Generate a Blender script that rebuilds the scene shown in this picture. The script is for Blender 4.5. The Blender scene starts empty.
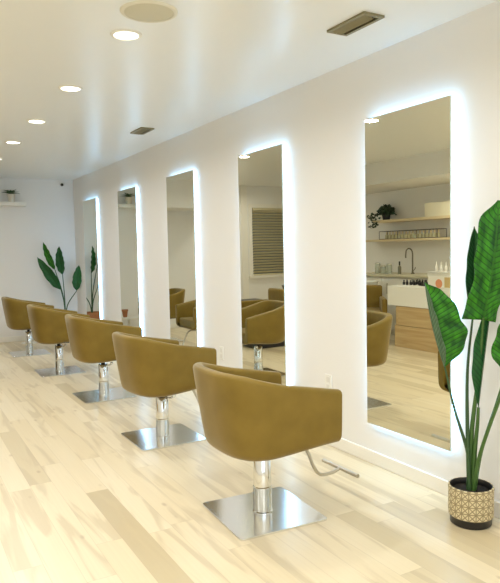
import bpy, bmesh, math, random
from mathutils import Vector, Matrix
random.seed(7)
scene = bpy.context.scene
C = scene.collection
PI = math.pi
R = math.radians

# ---------------------------------------------------------------- camera
HC = 1.35
FWD = Vector((0.4912066, 0.8684815, -0.0667527)).normalized()
RGT = Vector((0.8696512, -0.4933101, -0.0187598)).normalized()
UP = RGT.cross(FWD).normalized()
RGT = FWD.cross(UP).normalized()
cam_data = bpy.data.cameras.new('camera')
cam_data.sensor_fit = 'HORIZONTAL'
cam_data.sensor_width = 36
cam_data.lens = 627.69 * 36 / 500
cam_data.clip_start = 0.02
cam = bpy.data.objects.new('camera', cam_data)
C.objects.link(cam)
m = Matrix((RGT, UP, -FWD)).transposed().to_4x4()
m.translation = (0, 0, HC)
cam.matrix_world = m
scene.camera = cam

# ---------------------------------------------------------------- world, light, exposure
world = bpy.data.worlds.new('world'); scene.world = world
world.use_nodes = True
bg = world.node_tree.nodes['Background']
bg.inputs[0].default_value = (0.80, 0.90, 1.0, 1)
bg.inputs[1].default_value = 0.6
scene.view_settings.view_transform = 'Standard'
scene.view_settings.look = 'None'
scene.view_settings.gamma = 1
scene.view_settings.use_curve_mapping = False
scene.view_settings.exposure = -0.06
scene.cycles.use_denoising = True
scene.cycles.max_bounces = 10
scene.cycles.diffuse_bounces = 6
scene.cycles.glossy_bounces = 6
scene.cycles.sample_clamp_indirect = 6

DOWNLIGHT_W = 10.5
FRONT_FILL_W = 45.0
LED = 9.5

def area(name, loc, rot, sx, sy, power, col):
    l = bpy.data.lights.new(name, 'AREA'); l.shape = 'RECTANGLE'; l.size = sx; l.size_y = sy
    l.energy = power; l.color = col
    o = bpy.data.objects.new(name, l); C.objects.link(o); o.location = loc; o.rotation_euler = rot
    return o
# ambient fill from an unseen window added behind the camera
area('added_front_fill', (0.1, -2.02, 1.35), (R(-90), 0, PI), 3.6, 2.1, FRONT_FILL_W, (0.90, 0.955, 1.0))

# ---------------------------------------------------------------- materials
def mat(name, col, rough=0.5, metal=0.0, spec=0.5, coat=0.0):
    M = bpy.data.materials.new(name); M.use_nodes = True
    b = M.node_tree.nodes['Principled BSDF']
    b.inputs['Base Color'].default_value = (*col, 1)
    b.inputs['Roughness'].default_value = rough
    b.inputs['Metallic'].default_value = metal
    b.inputs['Specular IOR Level'].default_value = spec
    b.inputs['Coat Weight'].default_value = coat
    return M
def srgb(r, g, b):
    f = lambda c: (c/255/12.92) if c/255 <= 0.04045 else ((c/255+0.055)/1.055)**2.4
    return (f(r), f(g), f(b))
class NT:
    def __init__(s, M):
        s.t = M.node_tree; s.b = s.t.nodes['Principled BSDF']
    def n(s, typ, **kw):
        x = s.t.nodes.new(typ)
        for k, v in kw.items():
            if k.startswith('i_'):
                x.inputs[k[2:].replace('_', ' ')].default_value = v
            else: setattr(x, k, v)
        return x
    def l(s, a, b): s.t.links.new(a, b)
    def math(s, op, a, b=None, c=None):
        x = s.t.nodes.new('ShaderNodeMath'); x.operation = op
        for i, v in enumerate((a, b, c)):
            if v is None: continue
            if isinstance(v, (int, float)): x.inputs[i].default_value = v
            else: s.l(v, x.inputs[i])
        return x.outputs[0]
    def mix(s, fac, a, b, mode='MIX'):
        x = s.t.nodes.new('ShaderNodeMix'); x.data_type = 'RGBA'; x.blend_type = mode
        for i, v in ((0, fac), (6, a), (7, b)):
            if isinstance(v, (int, float)): x.inputs[i].default_value = v
            elif isinstance(v, tuple): x.inputs[i].default_value = (*v, 1)
            else: s.l(v, x.inputs[i])
        return x.outputs[2]
    def ramp(s, fac, stops):
        x = s.t.nodes.new('ShaderNodeValToRGB')
        e = x.color_ramp.elements
        while len(e) < len(stops): e.new(0.5)
        for el, (p, c) in zip(e, stops): el.position = p; el.color = (*c, 1)
        s.l(fac, x.inputs[0]); return x.outputs[0]
    def bump(s, h, strength=0.2, dist=0.01):
        x = s.n('ShaderNodeBump'); x.inputs['Strength'].default_value = strength
        x.inputs['Distance'].default_value = dist
        s.l(h, x.inputs['Height']); s.l(x.outputs[0], s.b.inputs['Normal'])
def painted(name, col, rough, spec=0.5, amount=0.1, scale=60):
    M = mat(name, col, rough, spec=spec); k = NT(M)
    tc = k.n('ShaderNodeTexCoord'); no = k.n('ShaderNodeTexNoise'); no.inputs['Scale'].default_value = scale
    k.l(tc.outputs['Object'], no.inputs['Vector']); k.bump(no.outputs[0], amount, 0.004)
    return M
M_wall = painted('wall_paint', srgb(236, 234, 230), 0.6, 0.3)
M_ceil = painted('ceiling_paint', srgb(237, 238, 235), 0.30, 0.5, 0.06, 12)
M_trim = mat('trim_paint', srgb(240, 236, 226), 0.4)
M_white = mat('white_lacquer', srgb(238, 236, 228), 0.4)
M_black = mat('black_plastic', (0.012, 0.012, 0.013), 0.4)
M_dark = mat('dark_metal', (0.03, 0.028, 0.025), 0.35, 0.8)
M_chrome = mat('polished_chrome', (0.78, 0.79, 0.78), 0.10, 1.0)
M_dsteel = mat('dark_satin_steel', (0.22, 0.20, 0.15), 0.3, 1.0)
M_steel = mat('brushed_steel', (0.62, 0.58, 0.50), 0.28, 1.0)
# brushed base plate
M_plate = mat('brushed_chrome_plate', (0.80, 0.82, 0.83), 0.16, 1.0); k = NT(M_plate)
tc = k.n('ShaderNodeTexCoord'); mp = k.n('ShaderNodeMapping'); mp.inputs['Scale'].default_value = (3, 260, 3)
no = k.n('ShaderNodeTexNoise'); no.inputs['Scale'].default_value = 4
k.l(tc.outputs['Object'], mp.inputs[0]); k.l(mp.outputs[0], no.inputs['Vector']); k.bump(no.outputs[0], 0.04, 0.002)
# faux leather
M_leather = mat('olive_tan_faux_leather', srgb(124, 98, 28), 0.5, spec=0.25); k = NT(M_leather)
tc = k.n('ShaderNodeTexCoord'); no = k.n('ShaderNodeTexNoise'); no.inputs['Scale'].default_value = 7; no.inputs['Detail'].default_value = 4
k.l(tc.outputs['Object'], no.inputs['Vector'])
k.l(k.ramp(no.outputs[0], [(0.3, srgb(120, 98, 36)), (0.7, srgb(132, 109, 44))]), k.b.inputs['Base Color'])
k.b.inputs['Sheen Weight'].default_value = .35; k.b.inputs['Sheen Roughness'].default_value = .4; k.b.inputs['Sheen Tint'].default_value = (.95, .9, .75, 1)
vo = k.n('ShaderNodeTexVoronoi'); vo.inputs['Scale'].default_value = 260
k.l(tc.outputs['Object'], vo.inputs['Vector']); k.bump(vo.outputs[0], 0.12, 0.001)
M_mirror = mat('mirror_silver', (0.82, 0.81, 0.68), 0.0, 1.0)
def emis(name, col, s):
    M = mat(name, col, 0.5); b = M.node_tree.nodes['Principled BSDF']
    b.inputs['Emission Color'].default_value = (*col, 1); b.inputs['Emission Strength'].default_value = s
    return M
M_led = emis('cool_white_led_diffuser', (0.38, 0.69, 1.0), LED)
M_lens = emis('downlight_lens', (1.0, 0.93, 0.80), 8)
M_edge = mat('frosted_glass_edge', (0.86, 0.92, 0.92), 0.35)

# floor: light maple planks along y
M_floor = mat('light_maple_planks', (0.6, 0.5, 0.35), 0.30, spec=0.5); k = NT(M_floor)
tc = k.n('ShaderNodeTexCoord'); sep = k.n('ShaderNodeSeparateXYZ'); k.l(tc.outputs['Object'], sep.inputs[0])
PW, PL = 0.125, 1.25
row = k.math('FLOOR', k.math('DIVIDE', sep.outputs[0], PW))
wn = k.n('ShaderNodeTexWhiteNoise', noise_dimensions='1D'); k.l(row, wn.inputs['W'])
yy = k.math('ADD', k.math('DIVIDE', sep.outputs[1], PL), k.math('MULTIPLY', wn.outputs[0], 7.3))
colm = k.math('FLOOR', yy)
cv = k.n('ShaderNodeCombineXYZ'); k.l(row, cv.inputs[0]); k.l(colm, cv.inputs[1])
wn2 = k.n('ShaderNodeTexWhiteNoise', noise_dimensions='3D'); k.l(cv.outputs[0], wn2.inputs['Vector'])
rnd = wn2.outputs[0]
# grain coordinates shifted per plank
gx = k.math('ADD', k.math('MULTIPLY', sep.outputs[0], 9.0), k.math('MULTIPLY', rnd, 57.0))
gy = k.math('ADD', k.math('MULTIPLY', sep.outputs[1], .9), k.math('MULTIPLY', rnd, 31.0))
gv = k.n('ShaderNodeCombineXYZ'); k.l(gx, gv.inputs[0]); k.l(gy, gv.inputs[1])
g1 = k.n('ShaderNodeTexNoise'); g1.inputs['Scale'].default_value = 1.0; g1.inputs['Detail'].default_value = 3; g1.inputs['Distortion'].default_value = 0.8
k.l(gv.outputs[0], g1.inputs['Vector'])
gv2 = k.n('ShaderNodeVectorMath', operation='MULTIPLY'); k.l(gv.outputs[0], gv2.inputs[0]); gv2.inputs[1].default_value = (9, 1.6, 1)
g2 = k.n('ShaderNodeTexNoise'); g2.inputs['Scale'].default_value = 1.0; g2.inputs['Detail'].default_value = 4
k.l(gv2.outputs[0], g2.inputs['Vector'])
base = k.ramp(rnd, [(0.0, srgb(202, 187, 152)), (0.12, srgb(216, 202, 169)), (0.2, srgb(228, 214, 182)), (0.6, srgb(232, 219, 189)), (1.0, srgb(235, 223, 195))])
streak = k.ramp(g1.outputs[0], [(0.52, (0, 0, 0)), (0.60, (1, 1, 1))])
cl = k.mix(k.math('MULTIPLY', streak, 0.55), base, srgb(196, 180, 147))
fine = k.ramp(g2.outputs[0], [(0.3, (0, 0, 0)), (0.75, (1, 1, 1))])
cl = k.mix(k.math('MULTIPLY', fine, 0.16), cl, srgb(196, 176, 140))
kv = k.n('ShaderNodeVectorMath', operation='MULTIPLY'); k.l(tc.outputs['Object'], kv.inputs[0]); kv.inputs[1].default_value = (7, 3.2, 1)
vk = k.n('ShaderNodeTexVoronoi'); vk.inputs['Scale'].default_value = 1.0; k.l(kv.outputs[0], vk.inputs['Vector'])
knot = k.ramp(vk.outputs['Distance'], [(0.03, (1, 1, 1)), (0.11, (0, 0, 0))])
cl = k.mix(k.math('MULTIPLY', knot, 0.4), cl, srgb(150, 122, 84))
fx = k.math('ABSOLUTE', k.math('SUBTRACT', k.math('FRACT', k.math('DIVIDE', sep.outputs[0], PW)), 0.5))
fy = k.math('ABSOLUTE', k.math('SUBTRACT', k.math('FRACT', yy), 0.5))
gap = k.math('MAXIMUM', k.math('GREATER_THAN', fx, 0.49), k.math('GREATER_THAN', fy, 0.4988))
cl = k.mix(k.math('MULTIPLY', gap, 0.25), cl, srgb(150, 130, 100))
k.l(cl, k.b.inputs['Base Color'])
k.bump(g2.outputs[0], 0.05, 0.002)

# pale oak for the desk, shelves
def wood(name, c1, c2, sc=(1.5, 22, 22)):
    M = mat(name, c1, 0.45); k = NT(M)
    tc = k.n('ShaderNodeTexCoord'); mp = k.n('ShaderNodeMapping'); mp.inputs['Scale'].default_value = sc
    no = k.n('ShaderNodeTexNoise'); no.inputs['Scale'].default_value = 1; no.inputs['Detail'].default_value = 5; no.inputs['Distortion'].default_value = 0.6
    k.l(tc.outputs['Object'], mp.inputs[0]); k.l(mp.outputs[0], no.inputs['Vector'])
    k.l(k.ramp(no.outputs[0], [(0.3, c1), (0.7, c2)]), k.b.inputs['Base Color'])
    return M
M_oak = wood('oak_panel', srgb(186, 156, 108), srgb(210, 184, 138), (22, 1.5, 22))
M_shelf = wood('pale_oak_shelf', srgb(205, 185, 145), srgb(222, 205, 168), (22, 1.5, 22))

# leaves
def leafmat(name, dark, light, vein, rough=0.45, nv=20.0):
    M = mat(name, dark, rough, spec=0.3); k = NT(M)
    uv = k.n('ShaderNodeTexCoord'); sp = k.n('ShaderNodeSeparateXYZ'); k.l(uv.outputs['UV'], sp.inputs[0])
    au = k.math('ABSOLUTE', k.math('SUBTRACT', k.math('MULTIPLY', sp.outputs[0], 2.0), 1.0))
    ph = k.math('SUBTRACT', k.math('MULTIPLY', sp.outputs[1], nv), k.math('MULTIPLY', au, 2.2))
    w = k.math('ABSOLUTE', k.math('SUBTRACT', k.math('FRACT', ph), 0.5))
    tex = k.n('ShaderNodeTexNoise'); tex.inputs['Scale'].default_value = 5; k.l(uv.outputs['UV'], tex.inputs['Vector'])
    c = k.mix(k.ramp(tex.outputs[0], [(0.35, (0, 0, 0)), (0.7, (1, 1, 1))]), dark, light)
    vm = k.math('LESS_THAN', w, 0.10)
    c = k.mix(k.math('MULTIPLY', vm, 0.75), c, vein)
    c = k.mix(k.math('MULTIPLY', k.math('LESS_THAN', au, 0.045), 0.8), c, tuple(x*.45 for x in light))
    k.l(c, k.b.inputs['Base Color'])
    k.bump(w, 0.5, 0.006)
    return M
M_leafT = leafmat('glossy_green_leaf_top', (0.004, 0.065, 0.003), (0.050, 0.290, 0.006), (0.003, 0.030, 0.004))
M_leafU = leafmat('pale_leaf_underside', (0.07, 0.13, 0.07), (0.12, 0.19, 0.11), (0.05, 0.10, 0.05))
M_leafD = leafmat('deep_green_leaf_top', (0.012, 0.080, 0.020), (0.022, 0.130, 0.028), (0.006, 0.040, 0.012))
M_stalk = mat('green_stalk', (0.055, 0.13, 0.025), 0.45)
M_stalkD = mat('dark_green_stalk', (0.035, 0.085, 0.025), 0.45)
M_soil = painted('dark_soil', (0.02, 0.017, 0.014), 0.9, 0.2, 0.8, 90)
M_terra = mat('terracotta', srgb(170, 110, 70), 0.7)

# ---------------------------------------------------------------- mesh helpers
def box(bm, x0, x1, y0, y1, z0, z1):
    v = [bm.verts.new(p) for p in ((x0,y0,z0),(x1,y0,z0),(x1,y1,z0),(x0,y1,z0),(x0,y0,z1),(x1,y0,z1),(x1,y1,z1),(x0,y1,z1))]
    for f in ((3,2,1,0),(4,5,6,7),(0,1,5,4),(1,2,6,5),(2,3,7,6),(3,0,4,7)): bm.faces.new([v[i] for i in f])
def lathe(bm, prof, cx=0, cy=0, n=40, cap=True):
    rings = []
    for r, z in prof:
        rings.append([bm.verts.new((cx+r*math.cos(2*PI*i/n), cy+r*math.sin(2*PI*i/n), z)) for i in range(n)])
    for a, b in zip(rings, rings[1:]):
        for i in range(n): bm.faces.new((a[i], a[(i+1)%n], b[(i+1)%n], b[i]))
    if cap:
        bm.faces.new(rings[0][::-1]); bm.faces.new(rings[-1])
def catmull(pts, n=8):
    P = [Vector(p) for p in pts]; P = [P[0]*2-P[1]] + P + [P[-1]*2-P[-2]]; out = []
    for i in range(1, len(P)-2):
        for j in range(n):
            t = j/n
            out.append(0.5*((2*P[i]) + (P[i+1]-P[i-1])*t + (2*P[i-1]-5*P[i]+4*P[i+1]-P[i+2])*t*t + (3*P[i]-P[i-1]-3*P[i+1]+P[i+2])*t**3))
    out.append(P[-2]); return out
def tube(bm, pts, r, n=12, smooth=8):
    """r: number or a list giving the radius at the start and end"""
    P = catmull(pts, smooth) if len(pts) > 2 and smooth else [Vector(p) for p in pts]
    N = len(P); rs = [r if not isinstance(r, (list, tuple)) else r[0]+(r[1]-r[0])*i/(N-1) for i in range(N)]
    t0 = (P[1]-P[0]).normalized(); u = t0.orthogonal().normalized(); rings = []
    for i in range(N):
        t = (P[min(i+1, N-1)]-P[max(i-1, 0)]).normalized()
        u = (u - t*u.dot(t)).normalized(); w = t.cross(u)
        rings.append([bm.verts.new(P[i]+(u*math.cos(2*PI*j/n)+w*math.sin(2*PI*j/n))*rs[i]) for j in range(n)])
    for a, b in zip(rings, rings[1:]):
        for j in range(n): bm.faces.new((a[j], a[(j+1)%n], b[(j+1)%n], b[j]))
    bm.faces.new(rings[0][::-1]); bm.faces.new(rings[-1])
def obj(name, bm, m, parent=None, smooth=True, bevel=0, seg=2):
    bmesh.ops.recalc_face_normals(bm, faces=bm.faces)
    me = bpy.data.meshes.new(name); bm.to_mesh(me); bm.free()
    for mm in (m if isinstance(m, (list, tuple)) else [m]): me.materials.append(mm)
    if smooth:
        me.polygons.foreach_set('use_smooth', [True]*len(me.polygons))
        me.set_sharp_from_angle(angle=R(40))
    o = bpy.data.objects.new(name, me); C.objects.link(o)
    if parent: o.parent = parent
    if bevel:
        b = o.modifiers.new('bevel', 'BEVEL'); b.width = bevel; b.segments = seg; b.limit_method = 'ANGLE'; b.angle_limit = R(40)
        b.harden_normals = False
    return o
def BM(): return bmesh.new()
def boxobj(name, dims, m, parent=None, bevel=0.0, seg=2):
    bm = BM(); box(bm, *dims); return obj(name, bm, m, parent, smooth=bool(bevel), bevel=bevel, seg=seg)
def struct(o): o['kind'] = 'structure'; return o
def tag(o, label, cat, group=None):
    o['label'] = label; o['category'] = cat
    if group: o['group'] = group
    return o
def thing(name, label, cat, loc=(0,0,0), rz=0, group=None):
    o = bpy.data.objects.new(name, None); C.objects.link(o); o.empty_display_size = 0.1
    o.location = loc; o.rotation_euler = (0, 0, rz); return tag(o, label, cat, group)
def copy_tree(o, parent=None):
    c = o.copy(); C.objects.link(c)
    if parent: c.parent = parent
    for ch in list(o.children): copy_tree(ch, c)
    return c

# ---------------------------------------------------------------- room shell
W, H, YB, XL, YF = 2.5503, 2.5048, 10.185, -2.0, -2.1
struct(boxobj('floor', (XL-.1, W+.1, YF-.1, YB+.1, -.1, 0), M_floor))
struct(boxobj('ceiling', (XL-.1, W+.1, YF-.1, YB+.1, H, H+.1), M_ceil))
struct(boxobj('wall_right', (W, W+.1, YF-.1, YB+.1, 0, H), M_wall))
struct(boxobj('wall_left', (XL-.1, XL, YF-.1, YB+.1, 0, H), M_wall))
bm = BM()                                                     # back wall with a window opening
WX0, WX1, WZ0, WZ1 = -1.86, -.82, .835, 2.10
box(bm, XL, WX0, YB, YB+.1, 0, H); box(bm, WX1, W, YB, YB+.1, 0, H)
box(bm, WX0, WX1, YB, YB+.1, 0, WZ0); box(bm, WX0, WX1, YB, YB+.1, WZ1, H)
struct(obj('wall_back', bm, M_wall, smooth=False))
bm = BM()                                                     # front wall with an opening for the added, unseen window
box(bm, XL, -1.75, YF-.1, YF, 0, H); box(bm, 1.95, W, YF-.1, YF, 0, H)
box(bm, -1.75, 1.95, YF-.1, YF, 0, .28); box(bm, -1.75, 1.95, YF-.1, YF, 2.42, H)
struct(obj('wall_front', bm, M_wall, smooth=False))
def baseboard(name, dims): return struct(boxobj(name, dims, M_trim, bevel=.004))
baseboard('baseboard_right', (W-.014, W, YF, YB, 0, .082))
baseboard('baseboard_back', (-1.0, W-.014, YB-.014, YB, 0, .082))
struct(boxobj('trim_1', (XL, -.95, 2.2, 8.3, 2.21, H), M_wall))        # lowered soffit over the counter
struct(boxobj('trim_2', (.05, 1.20, 9.5, YB, 2.05, H), M_wall))         # bulkhead on the back wall
struct(boxobj('trim_3', (-.715, -.59, YB-.02, YB, .0, H), M_trim, bevel=.003))

# unseen window added behind camera for ambient light
fr = struct(boxobj('added_window_1', (-1.75, 1.95, YF-.06, YF-.052, .28, 2.42), mat('window_glass_pane', (.9, .95, .95), .02)))
fr.data.materials[0].node_tree.nodes['Principled BSDF'].inputs['Transmission Weight'].default_value = 1
bm = BM()
for x in (-1.75, -.54, .68, 1.90): box(bm, x, x+.05, YF-.08, YF-.02, .28, 2.42)
for z in (.28, 2.37): box(bm, -1.70, 1.90, YF-.08, YF-.02, z, z+.05)
obj('window_frame', bm, M_dark, fr, smooth=False)

# back window with casing
wf = struct(boxobj('window_2', (WX0, WX1, YB+.05, YB+.056, WZ0, WZ1), mat('dusk_glass_pane', (.25, .28, .27), .05)))
bm = BM()
for d in ((WX0-.07, WX0, YB-.018, YB, WZ0, WZ1+.07), (WX1, WX1+.07, YB-.018, YB, WZ0, WZ1+.07), (WX0, WX1, YB-.018, YB, WZ1, WZ1+.07)): box(bm, *d)
obj('window_frame', bm, M_trim, wf, smooth=False, bevel=.003)
boxobj('window_sill', (WX0-.09, WX1+.09, YB-.06, YB, WZ0-.045, WZ0), M_trim, wf, bevel=.004)
bl = thing('window_blind', 'cream horizontal slat blind drawn down over the back window', 'blind', (0, YB, 0))
M_slat = mat('cream_slat', srgb(215, 205, 170), .5)
boxobj('head_rail', (WX0+.01, WX1-.01, -.028, .03, WZ1-.05, WZ1-.005), M_slat, bl, bevel=.003)
bm = BM(); z = WZ1-.075
while z > WZ0+.05:
    n0 = len(bm.verts); box(bm, WX0+.012, WX1-.012, -.026, .026, -.0015, .0015); bm.verts.ensure_lookup_table()
    bmesh.ops.rotate(bm, verts=bm.verts[n0:], cent=(0,0,0), matrix=Matrix.Rotation(R(-38), 3, 'X'))
    bmesh.ops.translate(bm, verts=bm.verts[n0:], vec=(0, 0, z)); z -= .051
obj('slats', bm, M_slat, bl, smooth=False)
boxobj('bottom_rail', (WX0+.01, WX1-.01, -.026, .026, WZ0+.003, WZ0+.03), M_slat, bl, bevel=.003)

# ---------------------------------------------------------------- lit mirrors
MW, MZ0, MZ1, DM = .668, .2654, 2.1147, 2.5098
def make_mirror():
    t = thing('wall_mirror', '', 'mirror', (W, 0, 0), 0, 'tall backlit mirrors along the wall')
    f = DM-W
    boxobj('mirror_glass', (f, f+.005, 0, MW, MZ0, MZ1), M_mirror, t)
    bm = BM(); box(bm, f+.0052, f+.011, -.001, MW+.001, MZ0-.001, MZ1+.001); obj('glass_backing', bm, M_edge, t, smooth=False)
    boxobj('light_box', (f+.0112, -.0005, .012, MW-.012, MZ0+.012, MZ1-.012), M_led, t)
    return t
mir_y = [2.318, 3.918, 5.4995, 7.137, 8.8073]
mir_lab = ['tall backlit mirror nearest the camera, beside the large potted plant',
 'second backlit mirror from the camera, reflecting a slatted window blind',
 'middle of the five backlit mirrors, behind the third chair',
 'narrow-looking backlit mirror, fourth from the camera, left of the middle one',
 'farthest backlit mirror, next to the corner plant and reflecting it']
mp_ = make_mirror()
for i, y in enumerate(mir_y):
    o = mp_ if i == 0 else copy_tree(mp_)
    o.location = (W, y, 0); o.rotation_euler = (0, R([-.2, -.2, 0, 0, 0][i]), 0); o['label'] = mir_lab[i]

# ---------------------------------------------------------------- styling chairs
def ss(a, b, x):
    t = max(0, min(1, (x-a)/(b-a))); return t*t*(3-2*t)
def plan(t):
    """outline of the tub, t 0..1 from near arm front round the back to far arm front; returns x, y"""
    XF, XS, YH, XB = .290, -.03, .300, -.319
    L1 = XF-XS; a = .31; b = .295
    L2 = 1.0; T = 2*L1+L2; s = t*T
    if s < L1: return XF-s, -YH
    if s > L1+L2: return XS+(s-L1-L2), YH
    u = (s-L1)/L2*PI                      # 0..pi
    c, sn = math.cos(u), math.sin(u); n = 2/2.9
    return XS-(XS-XB)*abs(sn)**n, -YH*(abs(c)**n)*(1 if c > 0 else -1)
def ztop(x):
    tab = [(-.35, .780), (-.30, .779), (-.24, .771), (-.17, .752), (-.02, .713), (.14, .683), (.30, .652)]
    for (a, za), (b, zb_) in zip(tab, tab[1:]):
        if x <= b: return za+(zb_-za)*max(0, (x-a)/(b-a))
    return .652
def make_tub_bm():
    bm = BM(); N = 96; P = [Vector(plan(i/N)) for i in range(N+1)]
    rings = []
    for i, p in enumerate(P):
        d = (P[min(i+1, N)]-P[max(i-1, 0)]).normalized(); nin = Vector((d.y, -d.x))
        back = ss(.05, -.22, p.x)
        zt = ztop(p.x)
        zb = .350+.032*ss(-.10, .29, p.x)
        tap = .006+.028*ss(.27, -.08, p.x)+.028*ss(-.05, -.32, p.x)
        th = .055
        sec = []
        def o(off, z):
            s = (z-zb)/(zt-zb); q = tap*max(0, 1-s)**1.1
            sec.append((p+nin*(off+q), z))
        pb = p+nin*(tap+.10); sec.append((pb, zb-.004))
        o(.065, zb); o(.040, zb+.004); o(.020, zb+.013); o(.008, zb+.027); o(.002, zb+.044)
        for kx in range(1, 7): o(0, zb+.044+(zt-.022-zb-.044)*kx/6)
        o(.004, zt-.010); o(.013, zt-.003); o(th/2, zt); o(th-.013, zt-.003); o(th-.004, zt-.010); o(th, zt-.022)
        for kx in range(1, 6): o(th, zt-.022-(zt-.022-.42)*kx/5)
        rings.append([bm.verts.new((q.x, q.y, z)) for q, z in sec])
    for a, b in zip(rings, rings[1:]):
        for j in range(len(a)-1): bm.faces.new((a[j], a[j+1], b[j+1], b[j]))
    bm.faces.new(rings[0]); bm.faces.new(rings[-1][::-1])
    bm.faces.new([r[0] for r in rings])                        # underside
    return bm
def make_chair():
    t = thing('styling_chair', '', 'chair', (0,0,0), 0, 'olive tan salon chairs in a row')
    obj('upholstered_shell', make_tub_bm(), M_leather, t, bevel=.009, seg=3)
    # seat cushion
    bm = BM(); pts = []
    N = 40
    for i in range(N+1):
        x, y = plan(.0+i/N); v = Vector((x, y)); 
        pts.append((min(x, .268) if x > 0 else x*.56, y*.77))
    lo = [bm.verts.new((x, y, .378)) for x, y in pts]; hi = [bm.verts.new((x, y, .490)) for x, y in pts]
    n = len(pts)
    for i in range(n): bm.faces.new((lo[i], lo[(i+1)%n], hi[(i+1)%n], hi[i]))
    bm.faces.new(hi); bm.faces.new(lo[::-1])
    bmesh.ops.remove_doubles(bm, verts=bm.verts, dist=.0005)
    obj('seat', bm, M_leather, t, bevel=.025, seg=4)
    # base plate
    bm = BM(); s = .242; r = .022; pr = []
    for cx, cy, a0 in ((s-r, s-r, 0), (-s+r, s-r, 90), (-s+r, -s+r, 180), (s-r, -s+r, 270)):
        for k_ in range(7): a = R(a0+15*k_); pr.append((cx+r*math.cos(a), cy+r*math.sin(a)))
    lo = [bm.verts.new((x, y, 0)) for x, y in pr]; hi = [bm.verts.new((x, y, .011)) for x, y in pr]
    for i in range(len(pr)): bm.faces.new((lo[i], lo[(i+1)%len(pr)], hi[(i+1)%len(pr)], hi[i]))
    bm.faces.new(hi); bm.faces.new(lo[::-1])
    obj('base_plate', bm, M_plate, t, bevel=.002)
    bm = BM(); lathe(bm, [(.052, .0105), (.052, .015), (.046, .019), (.048, .022), (.048, .135), (.049, .137), (.049, .143), (.046, .146), (.045, .300), (.040, .306)], n=48)
    obj('column', bm, M_chrome, t)
    bm = BM(); lathe(bm, [(.018, .30), (.018, .345)], n=24); obj('piston', bm, M_dark, t)
    bm = BM(); box(bm, -.10, .10, -.085, .085, .335, .3495); obj('mounting_plate', bm, M_dark, t, smooth=False)
    lv = boxobj('pump_lever', (.0, .001, 0, .001, 0, .001), M_chrome, t)
    bm = BM(); tube(bm, [(-.030, -.022, .288), (-.060, -.040, .296), (-.078, -.052, .310)], .0065); lathe(bm, [(.004, .300), (.013, .305), (.013, .322), (.006, .326)], -.079, -.053, 16)
    bmesh.ops.recalc_face_normals(bm, faces=bm.faces); bm.to_mesh(lv.data); bm.free()
    fr = BM(); tube(fr, [(.14, 0, .345), (.235, 0, .335), (.285, 0, .265), (.325, 0, .175), (.37, 0, .125), (.445, -.008, .125), (.488, -.012, .140)], .0095)
    f = obj('footrest', fr, M_steel, t)
    b = BM(); tube(b, [(.493, -.162, .141), (.493, .140, .141)], .0115, smooth=0); obj('foot_bar', b, M_steel, f)
    return t
chairs = [(1.588, 2.716, .012, -.068, 'olive tan salon chair nearest the camera, in front of the first mirror'),
          (1.640, 4.222, .10, -.098, 'second salon chair from the camera, in front of the second mirror'),
          (1.664, 5.774, 0, .007, 'middle salon chair of the row of five, on square chrome base'),
          (1.584, 7.242, 0, -.015, 'fourth salon chair from the camera, partly behind the middle chair'),
          (1.537, 8.819, 0, -.023, 'farthest salon chair at the left end of the row, near the back wall')]
c0 = make_chair()
for i, (x, y, a, pa, lab) in enumerate(chairs):
    o = c0 if i == 0 else copy_tree(c0)
    o.location = (x, y, 0); o.rotation_euler = (0, 0, a); o['label'] = lab
    for ch in o.children:
        if ch.name.startswith('base_plate'): ch.rotation_euler = (0, 0, pa)
        if i > 0:
            if ch.name.startswith('pump_lever'): ch.rotation_euler = (0, 0, R(95))

# ---------------------------------------------------------------- ceiling fittings
def make_downlight():
    t = thing('recessed_downlight', '', 'ceiling light', (0,0,0), 0, 'round ceiling downlights in a row')
    bm = BM(); n = 48
    prof = [(.064, -.001), (.064, -.007), (.070, -.010), (.082, -.006), (.085, -.001)]
    rings = [[bm.verts.new((r*math.cos(2*PI*i/n), r*math.sin(2*PI*i/n), z)) for i in range(n)] for r, z in prof]
    for q in range(len(prof)):
        a, b = rings[q], rings[(q+1) % len(prof)]
        for i in range(n): bm.faces.new((a[i], a[(i+1)%n], b[(i+1)%n], b[i]))
    obj('trim_ring', bm, M_white, t)
    bm = BM(); lathe(bm, [(.0635, -.001), (.0635, -.004)], n=40); obj('lens', bm, M_lens, t)
    return t
def lamp_at(x, y, z, parent_name, f=1.0):
    l = bpy.data.lights.new(parent_name, 'AREA'); l.shape = 'DISK'; l.size = .12; l.energy = DOWNLIGHT_W*f; l.color = (1.0, .975, .93); l.spread = R(165)
    o = bpy.data.objects.new(parent_name, l); C.objects.link(o); o.location = (x, y, z); return o
dls = [(1.136, 3.295, 'largest ceiling downlight, nearest the camera, beside the round speaker'),
       (1.139, 4.519, 'second ceiling downlight from the camera'),
       (1.145, 5.755, 'third ceiling downlight from the camera, the middle one of the row'),
       (1.134, 6.920, 'fourth ceiling downlight from the camera, small near the left edge'),
       (1.135, 8.200, 'farthest ceiling downlight, cut off by the left edge of the photo')]
d0 = make_downlight()
for i, (x, y, lab) in enumerate(dls):
    o = d0 if i == 0 else copy_tree(d0)
    o.location = (x, y, H); o['label'] = lab
    lamp_at(x, y, H-.012, 'downlight_and_fill')
for x, y in ((1.13, 2.07), (1.13, .83), (1.13, -.4), (-.3, 1.2), (-.3, -.4), (-.3, 2.9), (-.35, 9.3), (-1.45, 4.8), (-1.25, 6.0)):  # row continues unseen; lamps left of it are added to brighten the room
    z = H-.012 if not (x < -1.05 and y > 2.2) else 2.198
    lamp_at(x, y, z, 'downlight_and_fill', .6 if z < 2.3 else 1.0)

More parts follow.
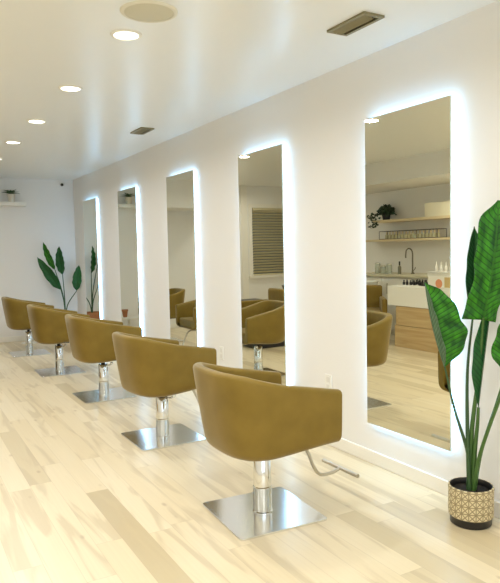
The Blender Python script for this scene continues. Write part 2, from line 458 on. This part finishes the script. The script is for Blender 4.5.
t = thing('ceiling_speaker', 'round beige-grey speaker grille flush in the ceiling at the top edge', 'speaker', (1.13, 2.935, H))
bm = BM(); lathe(bm, [(.118, -.001), (.118, -.006), (.110, -.0085), (.02, -.0095)], n=56)
obj('grille', bm, painted('speaker_mesh', srgb(205, 200, 178), .6, .3, .5, 300), t)
bm = BM(); n = 56; prof = [(.1185, -.001), (.1185, -.008), (.126, -.010), (.137, -.005), (.139, -.001)]
rings = [[bm.verts.new((r*math.cos(2*PI*i/n), r*math.sin(2*PI*i/n), z)) for i in range(n)] for r, z in prof]
for q in range(len(prof)):
    a, b = rings[q], rings[(q+1) % len(prof)]
    for i in range(n): bm.faces.new((a[i], a[(i+1)%n], b[(i+1)%n], b[i]))
obj('bezel', bm, mat('speaker_bezel', srgb(222, 218, 202), .5), t)

M_vent = mat('aged_vent_metal', srgb(140, 132, 100), .45, .3)
def vent(x, y, label):
    t = thing('ceiling_vent', label, 'vent', (x, y, H), 0, 'ceiling air vents')
    w, l = .066, .152
    bm = BM()
    for d in ((-w, w, -l, -l+.022, -.012, -.0005), (-w, w, l-.022, l, -.012, -.0005), (-w, -w+.018, -l+.022, l-.022, -.012, -.0005), (w-.018, w, -l+.022, l-.022, -.012, -.0005)): box(bm, *d)
    obj('frame', bm, M_vent, t, smooth=False)
    boxobj('duct_shade', (-w+.018, w-.018, -l+.022, l-.022, -.003, -.0006), M_black, t)  # flat black sheet stands in for the shade inside the duct
    bm = BM()
    for q in range(5):
        xx = -w+.028+q*.0195; n0 = len(bm.verts); box(bm, -.010, .010, -l+.023, l-.023, -.0012, .0012); bm.verts.ensure_lookup_table()
        bmesh.ops.rotate(bm, verts=bm.verts[n0:], cent=(0,0,0), matrix=Matrix.Rotation(R(38 if q < 3 else -38), 3, 'Y'))
        bmesh.ops.translate(bm, verts=bm.verts[n0:], vec=(xx, 0, -.012))
    obj('louvres', bm, M_vent, t, smooth=False)
vent(2.128, 2.612, 'larger metal ceiling vent above the nearest chair, near the top edge')
vent(2.125, 5.790, 'small distant metal ceiling vent above the middle of the row')

# ---------------------------------------------------------------- wall outlets
def outlet(y, z, label):
    t = thing('wall_outlet', label, 'outlet', (W, y, z), 0, 'white wall outlets')
    boxobj('cover_plate', (-.007, -.0005, -.038, .038, -.060, .060), M_white, t, bevel=.003)
    for s in (-1, 1):
        f = boxobj('socket', (-.0095, -.0068, -.017, .017, s*.026-.018, s*.026+.018), mat('socket_white', srgb(226, 223, 216), .4), t, bevel=.001)
outlet(3.435, .428, 'white wall outlet left of the nearest mirror, just above the front chair')
outlet(5.047, .418, 'white wall outlet left of the second mirror, above the second chair arm')

# ---------------------------------------------------------------- leaf and plant builder
def interp(tab, t):
    x = t*(len(tab)-1); i = min(int(x), len(tab)-2); f = x-i
    p0, p1, p2, p3 = tab[max(i-1, 0)], tab[i], tab[i+1], tab[min(i+2, len(tab)-1)]
    return max(.0008, .5*(2*p1+(p2-p0)*f+(2*p0-5*p1+4*p2-p3)*f*f+(3*p1-p0-3*p2+p3)*f**3))
OVAL = [.0, .62, .90, 1.0, .98, .88, .70, .45, 0]
def leaf(name, base, tip, facing, width, fold=.25, bend=0.0, mats=None, parent=None, ripple=.006, n=36, ph=0.0, left=OVAL, right=OVAL, foldl=None, side=0.0, curl=0.0):
    """blade from base to tip, its top side looking along 'facing'; left and right halves have their own outline and fold"""
    base, tip, F = Vector(base), Vector(tip), Vector(facing).normalized()
    foldl = fold if foldl is None else foldl
    ax = (tip-base); A = ax.normalized(); S = A.cross(F).normalized(); F = S.cross(A).normalized()
    bm = BM(); uvl = bm.loops.layers.uv.new('UVMap'); m_ = 9; rows = []; vv = {}
    for i in range(n+1):
        t = i/n
        c = base+ax*t+F*(bend*math.sin(PI*t)-curl*t**3)+S*(side*math.sin(PI*t))
        r_ = []
        for j in range(-m_, m_+1):
            u = j/m_; wd = width*interp(right if j > 0 else left, t)*(1+.045*math.sin(t*21+ph*2+(0 if j > 0 else 2))*min(1, t*6)); fo = fold if j > 0 else foldl
            off = S*(u*wd*math.cos(fo))+F*(abs(u)**1.15*wd*math.sin(fo))+F*(ripple*math.sin(t*34+ph+(1.3 if j > 0 else 0))*abs(u)**1.5*min(1, wd/.03))
            v = bm.verts.new(c+off); vv[v] = ((u+1)/2, t); r_.append(v)
        rows.append(r_)
    for a, b in zip(rows, rows[1:]):
        for j in range(2*m_):
            f = bm.faces.new((a[j], a[j+1], b[j+1], b[j]))          # this winding looks along F
            for lp in f.loops: lp[uvl].uv = vv[lp.vert]
    me = bpy.data.meshes.new(name)
    bm.to_mesh(me); bm.free()
    for mm in mats: me.materials.append(mm)
    me.polygons.foreach_set('use_smooth', [True]*len(me.polygons))
    o = bpy.data.objects.new(name, me); C.objects.link(o); o.parent = parent
    s = o.modifiers.new('solid', 'SOLIDIFY'); s.thickness = .0016; s.offset = -1; s.material_offset = 1; s.material_offset_rim = 1
    return o
def stalk(pts, r, m_, parent):
    bm = BM(); tube(bm, pts, r, 10, 8); return obj('stalk', bm, m_, parent)

# near plant
PX, PY = 2.393, 2.080
pl = thing('potted_plant', 'large broad-leaved plant in a patterned round pot beside the nearest mirror', 'plant', (PX, PY, 0))
M_pot = mat('carved_cream_ceramic', srgb(200, 186, 148), .6); k = NT(M_pot)
tc = k.n('ShaderNodeTexCoord'); sp = k.n('ShaderNodeSeparateXYZ'); k.l(tc.outputs['Object'], sp.inputs[0])
ang = k.math('ARCTAN2', sp.outputs[1], sp.outputs[0])
TS = .069
a_ = k.math('SUBTRACT', k.math('FRACT', k.math('ADD', k.math('MULTIPLY', ang, 10/(2*PI)), 20.0)), .5)
b_ = k.math('SUBTRACT', k.math('FRACT', k.math('DIVIDE', k.math('SUBTRACT', sp.outputs[2], .042), TS)), .5)
aa, ab = k.math('ABSOLUTE', a_), k.math('ABSOLUTE', b_)
d1 = k.math('MINIMUM', k.math('MULTIPLY', aa, 1.0), k.math('MULTIPLY', ab, 1.0))
d2 = k.math('MULTIPLY', k.math('ABSOLUTE', k.math('SUBTRACT', aa, ab)), .75)
d3 = k.math('MULTIPLY', k.math('ABSOLUTE', k.math('SUBTRACT', k.math('ADD', aa, ab), .5)), .75)
d4 = k.math('MINIMUM', k.math('SUBTRACT', .5, aa), k.math('SUBTRACT', .5, ab))
dm = k.math('MINIMUM', k.math('MINIMUM', d1, d2), k.math('MINIMUM', d3, d4))
line = k.math('LESS_THAN', dm, .035)
inb = k.math('MULTIPLY', k.math('GREATER_THAN', sp.outputs[2], .042), k.math('LESS_THAN', sp.outputs[2], 1e3))
line = k.math('MULTIPLY', line, inb)
k.l(k.mix(k.math('MULTIPLY', line, .7), srgb(218, 204, 164), srgb(104, 82, 42)), k.b.inputs['Base Color'])
inv = k.math('SUBTRACT', 1.0, line); k.bump(inv, .8, .004)
bm = BM(); n = 64
prof = [(.085, .004), (.100, .030), (.104, .034), (.104, .042), (.106, .06), (.106, .165), (.107, .180), (.105, .186), (.099, .187), (.096, .183), (.094, .150), (.085, .02)]
bm = BM(); lathe(bm, prof[3:9], n=n, cap=False); obj('pot', bm, M_pot, pl)
M_potin = mat('black_glazed_pot', (.012, .011, .010), .35)
bm = BM(); lathe(bm, [(.093, .0), (.097, .004), (.098, .030), (.1038, .0415)], n=n); obj('pot_foot', bm, M_potin, pl)
bm = BM(); lathe(bm, [(.0995, .1868), (.097, .184), (.095, .155), (.093, .06), (.05, .05)], n=n, cap=False); obj('pot_lining', bm, M_potin, pl)
bm = BM(); lathe(bm, [(.094, .150), (.0935, .158), (.05, .163), (.01, .164)], n=32); obj('soil', bm, M_soil, pl)
G = [M_leafT, M_leafU]; GD = [M_leafD, M_leafU]
def L(x, y, z): return (x-2.352, y-1.940, z)
CAMV = Vector((-.77, -.63, 0))
# A: left leaf in front of the mirror, its left half folded over
leaf('leaf', L(2.235, 2.000, .765), L(2.140, 2.035, 1.180), (-.45, -.88, .15), .145, .30, .0, G, pl, foldl=2.05, side=-.012, ripple=.004,
     left=[.0, .22, .30, .30, .30, .26, .20, .12, 0], right=[.0, .62, .92, 1.0, .96, .88, .74, .50, 0])
# B: big upright leaf, wide at its foot
leaf('leaf', L(2.345, 1.865, 1.000), L(2.345, 1.780, 1.548), (-.70, -.70, .12), .108, .28, -.010, G, pl, ripple=.007, ph=1, side=.010, curl=.05,
     left=[.95, .86, .78, .74, .80, .80, .76, .68, .05], right=[.50, .52, .70, .90, 1.0, 1.0, .95, .80, .05])
# B2: leaf behind it, folded, pale side towards the mirror
leaf('leaf', L(2.392, 1.965, 1.02), L(2.372, 1.945, 1.44), (-.7, -.7, .1), .060, .5, .0, GD, pl, ph=2, foldl=.9, ripple=.004)
# C: narrow folded dark leaf in the middle
leaf('leaf', L(2.372, 1.915, .565), L(2.385, 1.850, 1.10), (-.75, -.65, 0), .062, 1.9, .0, GD, pl, ripple=.002, ph=3, foldl=.5,
     left=[.0, .40, .72, .95, 1.0, .95, .8, .45, 0], right=[0, .15, .2, .2, .2, .2, .2, .1, 0])
# D: right leaf, partly out of frame
leaf('leaf', L(2.385, 1.765, .770), L(2.395, 1.665, 1.16), (-.8, -.55, .2), .088, .25, -.01, G, pl, ripple=.006, ph=4, left=[.3, .85, 1.0, .98, .9, .78, .6, .4, 0])
# E: a leaf out of frame to the right front
leaf('leaf', L(2.30, 1.62, .95), L(2.20, 1.45, 1.30), (-.6, -.4, .6), .085, .35, -.02, G, pl, ph=5)
stalk([(-.008, .008, .15), (-.010, .012, .34), (-.075, .035, .56), (-.117, .060, .775)], [.011, .0042], M_stalkD, pl)
stalk([(0, .010, .15), (.010, .005, .45), (.018, -.03, .75), (-.007, -.075, 1.01)], [.014, .006], M_stalk, pl)
stalk([(-.012, -.002, .15), (-.012, .012, .45), (.005, .028, .75), (.04, .025, 1.03)], [.012, .0045], M_stalkD, pl)
stalk([(.006, -.006, .15), (.012, -.012, .35), (.022, -.018, .48), (.020, -.025, .57)], [.013, .007], M_stalk, pl)
stalk([(.012, -.008, .15), (.018, -.045, .36), (.028, -.12, .60), (.033, -.175, .78)], [.011, .0045], M_stalk, pl)
stalk([(.0, -.014, .15), (-.005, -.06, .36), (-.02, -.20, .70), (-.045, -.32, .96)], [.011, .0045], M_stalk, pl)

# corner plant
QX, QY = 2.30, 9.95
p2 = thing('potted_plant', 'smaller dark-leaved plant standing in the far corner behind the chairs', 'plant', (QX, QY, 0))
bm = BM(); lathe(bm, [(.085, 0), (.12, .36), (.128, .365), (.128, .40), (.118, .40), (.112, .37)], n=40, cap=False); lathe(bm, [(.0845, .0), (.0845, .002)], n=40)
obj('pot', bm, M_terra, p2)
bm = BM(); lathe(bm, [(.114, .370), (.112, .376), (.01, .38)], n=24); obj('soil', bm, M_soil, p2)
def ray_at(px, py, ax, val):                               # where a sight line meets a plane of the room
    v = FWD*627.69+RGT*(px-250)-UP*(py-291.5); o = Vector((0, 0, HC)); t_ = (val-o[ax])/v[ax]; return o+v*t_
def Q(px, py, y): return ray_at(px, py, 1, y)-Vector((QX, QY, 0))
def farleaf(b, t, y, y2, w, fc, fold=.3, mats=GD, ph=0):
    leaf('leaf', Q(*b, y), Q(*t, y2), fc, w, fold, .01, mats, p2, ripple=.006, ph=ph)
farleaf((55, 270), (43, 242), 10.02, 10.05, .058, (-.7, -.7, .1), .35, G)
farleaf((61, 290), (37, 257), 9.87, 9.84, .078, (-.5, -.8, .3), .3, GD, 1)
farleaf((62.5, 275), (59, 246), 9.98, 9.99, .078, (-.7, -.7, .1), .3, GD, 2)
farleaf((76.5, 291), (79, 265), 9.92, 9.92, .076, (-.5, -.8, .1), .3, GD, 3)
for tp, y in (((55, 270), 10.02), ((61, 290), 9.87), ((62.5, 274), 9.98), ((76.5, 291), 9.92)):
    e = Q(*tp, y); stalk([(0, 0, .36), (e.x*.25, e.y*.25, .36+(e.z-.36)*.5), tuple(e)], [.010, .006], M_stalkD, p2)

# ---------------------------------------------------------------- shelf and little plant on the back wall
tag(boxobj('floating_shelf', (1.25, 1.79, YB-.20, YB-.0005, 2.075, 2.13), M_white, bevel=.003), 'white floating shelf high on the back wall at the left edge', 'shelf')
sx, sy = 1.59, YB-.10
sp_ = thing('potted_succulent', 'small spiky green plant in a white pot on the high white shelf', 'plant', (sx, sy, 2.1305))
bm = BM(); lathe(bm, [(.045, 0), (.056, .10), (.058, .12), (.050, .12), (.048, .105), (.01, .10)], n=32); obj('pot', bm, mat('speckled_white_pot', srgb(225, 215, 195), .6), sp_)
for i in range(16):
    a = 2*PI*i/16*1.6+.3; el = .25+.75*((i*7) % 16)/16; l = .15
    leaf('leaf', (0, 0, .105), (math.cos(a)*math.cos(el)*l, math.sin(a)*math.cos(el)*l*.6, .105+math.sin(el)*l*.75), (-math.cos(a)*.6, -math.sin(a)*.6, .8), .016, .4, .015, GD if i % 3 else G, sp_, ripple=0, n=10)

# security camera in the corner
sc_ = thing('security_camera', 'small white security camera with black lens high in the back corner', 'camera', (2.37, YB, 2.437))
bm = BM(); lathe(bm, [(.028, 0), (.028, .014), (.012, .022)], n=24); bmesh.ops.rotate(bm, verts=bm.verts, cent=(0,0,0), matrix=Matrix.Rotation(R(90), 3, 'X')); obj('mount', bm, M_white, sc_)
bm = BM(); tube(bm, [(0, -.018, 0), (0, -.045, -.004)], .009, smooth=0); obj('arm', bm, M_white, sc_)
bm = BM(); lathe(bm, [(.010, -.035), (.026, -.030), (.028, 0), (.026, .040), (.024, .043)], n=28)
bmesh.ops.rotate(bm, verts=bm.verts, cent=(0,0,0), matrix=Matrix.Rotation(R(105), 3, 'X')); bmesh.ops.rotate(bm, verts=bm.verts, cent=(0,0,0), matrix=Matrix.Rotation(R(-25), 3, 'Z')); bmesh.ops.translate(bm, verts=bm.verts, vec=(0, -.072, -.008))
cb = obj('camera_body', bm, M_white, sc_)
bm = BM(); lathe(bm, [(.0235, .0415), (.0235, .047), (.016, .050)], n=28)
bmesh.ops.rotate(bm, verts=bm.verts, cent=(0,0,0), matrix=Matrix.Rotation(R(105), 3, 'X')); bmesh.ops.rotate(bm, verts=bm.verts, cent=(0,0,0), matrix=Matrix.Rotation(R(-25), 3, 'Z')); bmesh.ops.translate(bm, verts=bm.verts, vec=(0, -.072, -.008))
obj('lens', bm, M_black, cb)

# ---------------------------------------------------------------- things on the other side of the room (seen in the mirrors)
# reception desk
t = thing('reception_desk', 'reception desk with white upper panel over oak front, seen in nearest mirror', 'desk', (-.765, 5.70, 0))
boxobj('white_counter_top', (-.42, .0, -.75, .75, .545, .806), M_white, t, bevel=.003)
boxobj('oak_body', (-.38, -.03, -.70, .62, .06, .5445), M_oak, t, bevel=.002)
boxobj('oak_fascia', (-.03, -.008, -.70, .62, .0, .285), M_oak, t, bevel=.002)
boxobj('plinth', (-.36, -.031, -.68, .60, 0, .0595), M_oak, t)
boxobj('drawer_front', (-.0295, -.008, -.70, .56, .292, .540), M_oak, t, bevel=.002)
# small dark bottles in a tray on the desk
tr = tag(boxobj('display_tray', (-1.14, -.82, 5.80, 6.32, .8065, .818), M_white, bevel=.002), 'flat white tray of little dark bottles on the reception desk', 'tray')
spots = []
for _ in range(400):
    p = (random.uniform(-1.11, -.85), random.uniform(5.83, 6.29))
    if all((p[0]-q[0])**2+(p[1]-q[1])**2 > .042**2 for q in spots) and len(spots) < 26: spots.append(p)
def bottle_proto(name, r, h, body, capm, lab, cat, grp):
    t = thing(name, lab, cat, (0,0,0), 0, grp)
    bm = BM(); lathe(bm, [(r*.9, 0), (r, .003), (r, h*.55), (r*.45, h*.66), (r*.45, h*.72)], n=16); obj('body', bm, body, t)
    bm = BM(); lathe(bm, [(r*.5, h*.7), (r*.5, h), (r*.35, h)], n=12); obj('cap', bm, capm, t)
    return t
b0 = bottle_proto('polish_bottle', .017, .065, M_black, M_black, 'one of the tiny dark bottles crowded on the white desk tray', 'bottle', 'little dark bottles on the desk tray')
for i, (x, y) in enumerate(spots):
    o = b0 if i == 0 else copy_tree(b0); o.location = (x, y, .8185)
# counter with sink along the left wall
t = thing('kitchen_counter', 'long pale base cabinets with worktop along the opposite wall', 'counter', (-2.0, 6.05, 0))
boxobj('worktop', (.001, .62, -1.9, 1.9, .875, .91), mat('pale_stone', srgb(205, 198, 170), .35), t, bevel=.003)
boxobj('cabinet_body', (.001, .56, -1.88, 1.88, .08, .8745), M_white, t)
boxobj('plinth', (.001, .51, -1.88, 1.88, 0, .0795), M_trim, t)
for q in range(6):
    y0 = -1.88+q*.6266
    d = boxobj('cabinet_door', (.5605, .578, y0+.003, y0+.6236, .085, .868), M_white, t, bevel=.002)
    boxobj('handle', (.5785, .592, y0+.50, y0+.512, .62, .78), M_steel, d)
t = thing('sink_faucet', 'tall gooseneck faucet on the worktop, seen in the nearest mirror', 'faucet', (-1.74, 6.98, .9105))
bm = BM(); lathe(bm, [(.028, 0), (.028, .012), (.016, .02), (.014, .05)], n=24); obj('base', bm, M_dsteel, t)
bm = BM(); tube(bm, [(0, 0, .04), (0, 0, .20), (0, 0, .30), (.02, -.0, .355), (.07, 0, .38), (.12, 0, .355), (.135, 0, .29), (.136, 0, .24)], .011); obj('spout', bm, M_dsteel, t)
bm = BM(); tube(bm, [(0, -.014, .05), (0, -.045, .07), (0, -.06, .10)], .006); obj('lever', bm, M_dsteel, t)
# shelves
s1 = tag(boxobj('wall_shelf', (XL+.0005, -1.72, 5.6, 7.86, 1.705, 1.745), M_shelf, bevel=.002), 'upper pale wood wall shelf holding the trailing plant, in the nearest mirror', 'shelf', 'pale wood shelves above the counter')
s2 = tag(boxobj('wall_shelf', (XL+.0005, -1.72, 5.6, 8.10, 1.405, 1.440), M_shelf, bevel=.002), 'lower pale wood wall shelf with a dark-railed rack, in the nearest mirror', 'shelf', 'pale wood shelves above the counter')
tag(boxobj('storage_box', (-1.98, -1.76, 5.65, 6.75, 1.7455, 1.945), mat('cream_box', srgb(232, 226, 200), .6), bevel=.004), 'long cream box on the right part of the upper wall shelf', 'box')
# rack with bottles on the lower shelf
t = thing('bottle_rack', 'long low dark-railed rack on the lower wall shelf', 'rack', (-1.86, 7.13, 1.4405))
bm = BM()
for z in (.004, .125):
    for x in (-.09, .09): tube(bm, [(x, -.62, z), (x, .62, z)], .004, 6, 0)
    for y in (-.62, .62): tube(bm, [(-.09, y, z), (.09, y, z)], .004, 6, 0)
for x in (-.09, .09):
    for y in (-.62, -.2, .2, .62): tube(bm, [(x, y, 0), (x, y, .126)], .004, 6, 0)
obj('rail', bm, M_dark, t)
jm = mat('pale_bottle_glass', srgb(205, 200, 165), .2)
j0 = bottle_proto('shelf_bottle', .026, .115, jm, M_shelf, 'one of the small pale bottles lined up in the dark rack', 'bottle', 'pale bottles in the shelf rack')
for q in range(16):
    o = j0 if q == 0 else copy_tree(j0); o.location = (-1.86, 6.58+q*.073, 1.4410)
# trailing plant on the upper shelf
t = thing('trailing_plant', 'dark bushy trailing plant on the left end of the upper wall shelf', 'plant', (-1.84, 7.66, 1.7455))
bm = BM(); lathe(bm, [(.055, 0), (.07, .10), (.062, .10), (.01, .09)], n=24); obj('pot', bm, M_black, t)
bm = BM()
for q in range(420):
    u, v = random.uniform(0, 2*PI), random.uniform(-.35, 1); rr = random.uniform(.55, 1)
    c = Vector((math.cos(u)*math.sqrt(1-v*v)*.10*rr, math.sin(u)*math.sqrt(1-v*v)*.17*rr, .12+v*.12*rr))
    if q % 6 == 0: c = Vector((random.uniform(.10, .17), random.uniform(.05, .26), random.uniform(-.10, .10)))
    d = Vector((random.uniform(-1, 1), random.uniform(-1, 1), random.uniform(-.6, .8))).normalized(); s_ = d.orthogonal().normalized()
    l = random.uniform(.035, .055); w = l*.4
    v0 = bm.verts.new(c); v1 = bm.verts.new(c+d*l*.5+s_*w); v2 = bm.verts.new(c+d*l); v3 = bm.verts.new(c+d*l*.5-s_*w); bm.faces.new((v0, v1, v2, v3))
o = obj('foliage', bm, mat('dark_ivy', (.015, .045, .018), .5), t, smooth=False)
sd = o.modifiers.new('solid', 'SOLIDIFY'); sd.thickness = .001
# glass jars and bottle on the counter
glass = mat('clear_greenish_glass', (.75, .8, .7), .08); glass.node_tree.nodes['Principled BSDF'].inputs['Transmission Weight'].default_value = .7
for q, (y, h_, lab) in enumerate(((7.62, .15, 'leftmost glass jar on the worktop beside the basin chair'), (7.485, .11, 'shorter glass jar in the middle of the three on the worktop'), (7.36, .14, 'glass jar on the worktop nearest the small bottle'))):
    t = thing('glass_jar', lab, 'jar', (-1.62, y, .9105), 0, 'glass jars on the worktop')
    bm = BM(); lathe(bm, [(.042, 0), (.045, .004), (.045, h_*.9), (.038, h_)], n=24); obj('body', bm, glass, t)
    bm = BM(); lathe(bm, [(.040, h_), (.040, h_+.014), (.01, h_+.02)], n=24); obj('lid', bm, M_steel, t)
t = bottle_proto('soap_bottle', .026, .19, mat('amber_grey', srgb(120, 115, 90), .3), M_black, 'slim dark soap bottle standing left of the gooseneck faucet', 'bottle', None); t.location = (-1.62, 7.13, .9105)
# white display unit with row of white bottles, picture print
t = thing('display_stand', 'white display stand with a pink and tan print, right of the faucet', 'stand', (-1.20, 5.40, .9105))
t.location = (-1.72, 6.03, .9105)
boxobj('stand_body', (0, .30, -.50, .34, 0, .045), M_white, t, bevel=.003)
boxobj('top_board', (-.01, .31, -.51, .35, .0455, .062), M_white, t, bevel=.003)
pr = tag(boxobj('print_card', (-.812, -.800, 5.11, 5.74, .8065, .955), M_white, bevel=.001), 'white printed card with a coral blot and tan patch on the reception desk', 'card')
bm = BM(); lathe(bm, [(.055, 0), (.055, .001)], n=32); bmesh.ops.rotate(bm, verts=bm.verts, cent=(0,0,0), matrix=Matrix.Rotation(R(90), 3, 'Y')); bmesh.ops.translate(bm, verts=bm.verts, vec=(-.7997, 5.56, .865)); obj('coral_print', bm, mat('coral_ink', srgb(226, 150, 110), .6), pr)
boxobj('tan_print', (-.7999, -.799, 5.31, 5.47, .82, .945), mat('tan_ink', srgb(205, 180, 125), .6), pr)
w0 = bottle_proto('white_bottle', .022, .13, M_white, M_white, 'one of the slim white bottles lined up on the white display stand', 'bottle', 'white bottles on the display stand')
for q in range(9):
    o = w0 if q == 0 else copy_tree(w0); o.location = (-1.50, 5.57+q*.088, .973)

# basin chairs near the left wall
def basin_chair(x, y, rz, bowl, label):
    t = thing('shampoo_chair', label, 'chair', (x, y, 0), rz, 'basin chairs across the room')
    boxobj('base', (-.22, .22, -.22, .22, 0, .10), M_black, t, bevel=.01)
    boxobj('pedestal', (-.13, .13, -.13, .13, .1005, .32), M_dark, t, bevel=.01)
    boxobj('seat', (-.28, .30, -.22, .22, .3205, .46), M_leather, t, bevel=.03, seg=3)
    boxobj('backrest', (-.34, -.245, -.26, .26, .36, .78), M_leather, t, bevel=.03, seg=3)
    for s in (-1, 1): boxobj('armrest', (-.245, .27, s*.25-.035, s*.25+.035, .36, .62), M_leather, t, bevel=.02, seg=3)
    bm = BM(); lathe(bm, [(.05, .58), (.13, .60), (.20, .68), (.225, .80), (.235, .815), (.215, .815), (.19, .71), (.10, .65), (.01, .64)], -.60, 0, n=36)
    obj('basin', bm, bowl, t)
    bm = BM(); lathe(bm, [(.15, 0), (.13, .03), (.07, .06), (.06, .60)], -.62, 0, n=24); obj('basin_stand', bm, M_dark, t)
M_bowlw = mat('white_ceramic', srgb(235, 232, 220), .2)
basin_chair(-.72, 6.86, R(-53), M_bowlw, 'olive basin chair with white bowl, left in the nearest mirror')
basin_chair(.62, 7.44, 0, M_black, 'olive basin chair with black bowl, below the blind in the second mirror')
# dark-topped trolley
t = thing('salon_trolley', 'small black-topped salon trolley reflected low in the second mirror', 'trolley', (.30, 8.34, 0))
boxobj('tray_top', (-.17, .17, -.14, .14, .505, .57), M_black, t, bevel=.006)
boxobj('lower_tray', (-.16, .16, -.13, .13, .20, .23), M_black, t, bevel=.006)
for sx_ in (-1, 1):
    for sy_ in (-1, 1):
        bm = BM(); tube(bm, [(sx_*.15, sy_*.12, .045), (sx_*.15, sy_*.12, .505)], .009, smooth=0); lg = obj('leg', bm, M_chrome, t)
        bm = BM(); tube(bm, [(sx_*.15-.009, sy_*.12, .0225), (sx_*.15+.009, sy_*.12, .0225)], .0225, 16, 0); obj('wheel', bm, M_black, lg)
# low table with small terracotta pot near the back wall
t = thing('side_table', 'low round white side table by the back wall, in the fourth mirror', 'table', (1.72, 9.85, 0))
bm = BM(); lathe(bm, [(.19, .265), (.20, .268), (.20, .282), (.19, .285)], n=40); obj('table_top', bm, M_white, t)
bm = BM(); lathe(bm, [(.11, 0), (.11, .012), (.02, .02), (.02, .265)], n=24); obj('pedestal', bm, M_white, t)
t = thing('terracotta_pot', 'small terracotta pot on the low side table, in the fourth mirror', 'pot', (1.775, 9.90, .2855))
bm = BM(); lathe(bm, [(.032, 0), (.048, .10), (.054, .105), (.054, .125), (.046, .125), (.042, .10), (.01, .09)], n=28); obj('body', bm, M_terra, t)
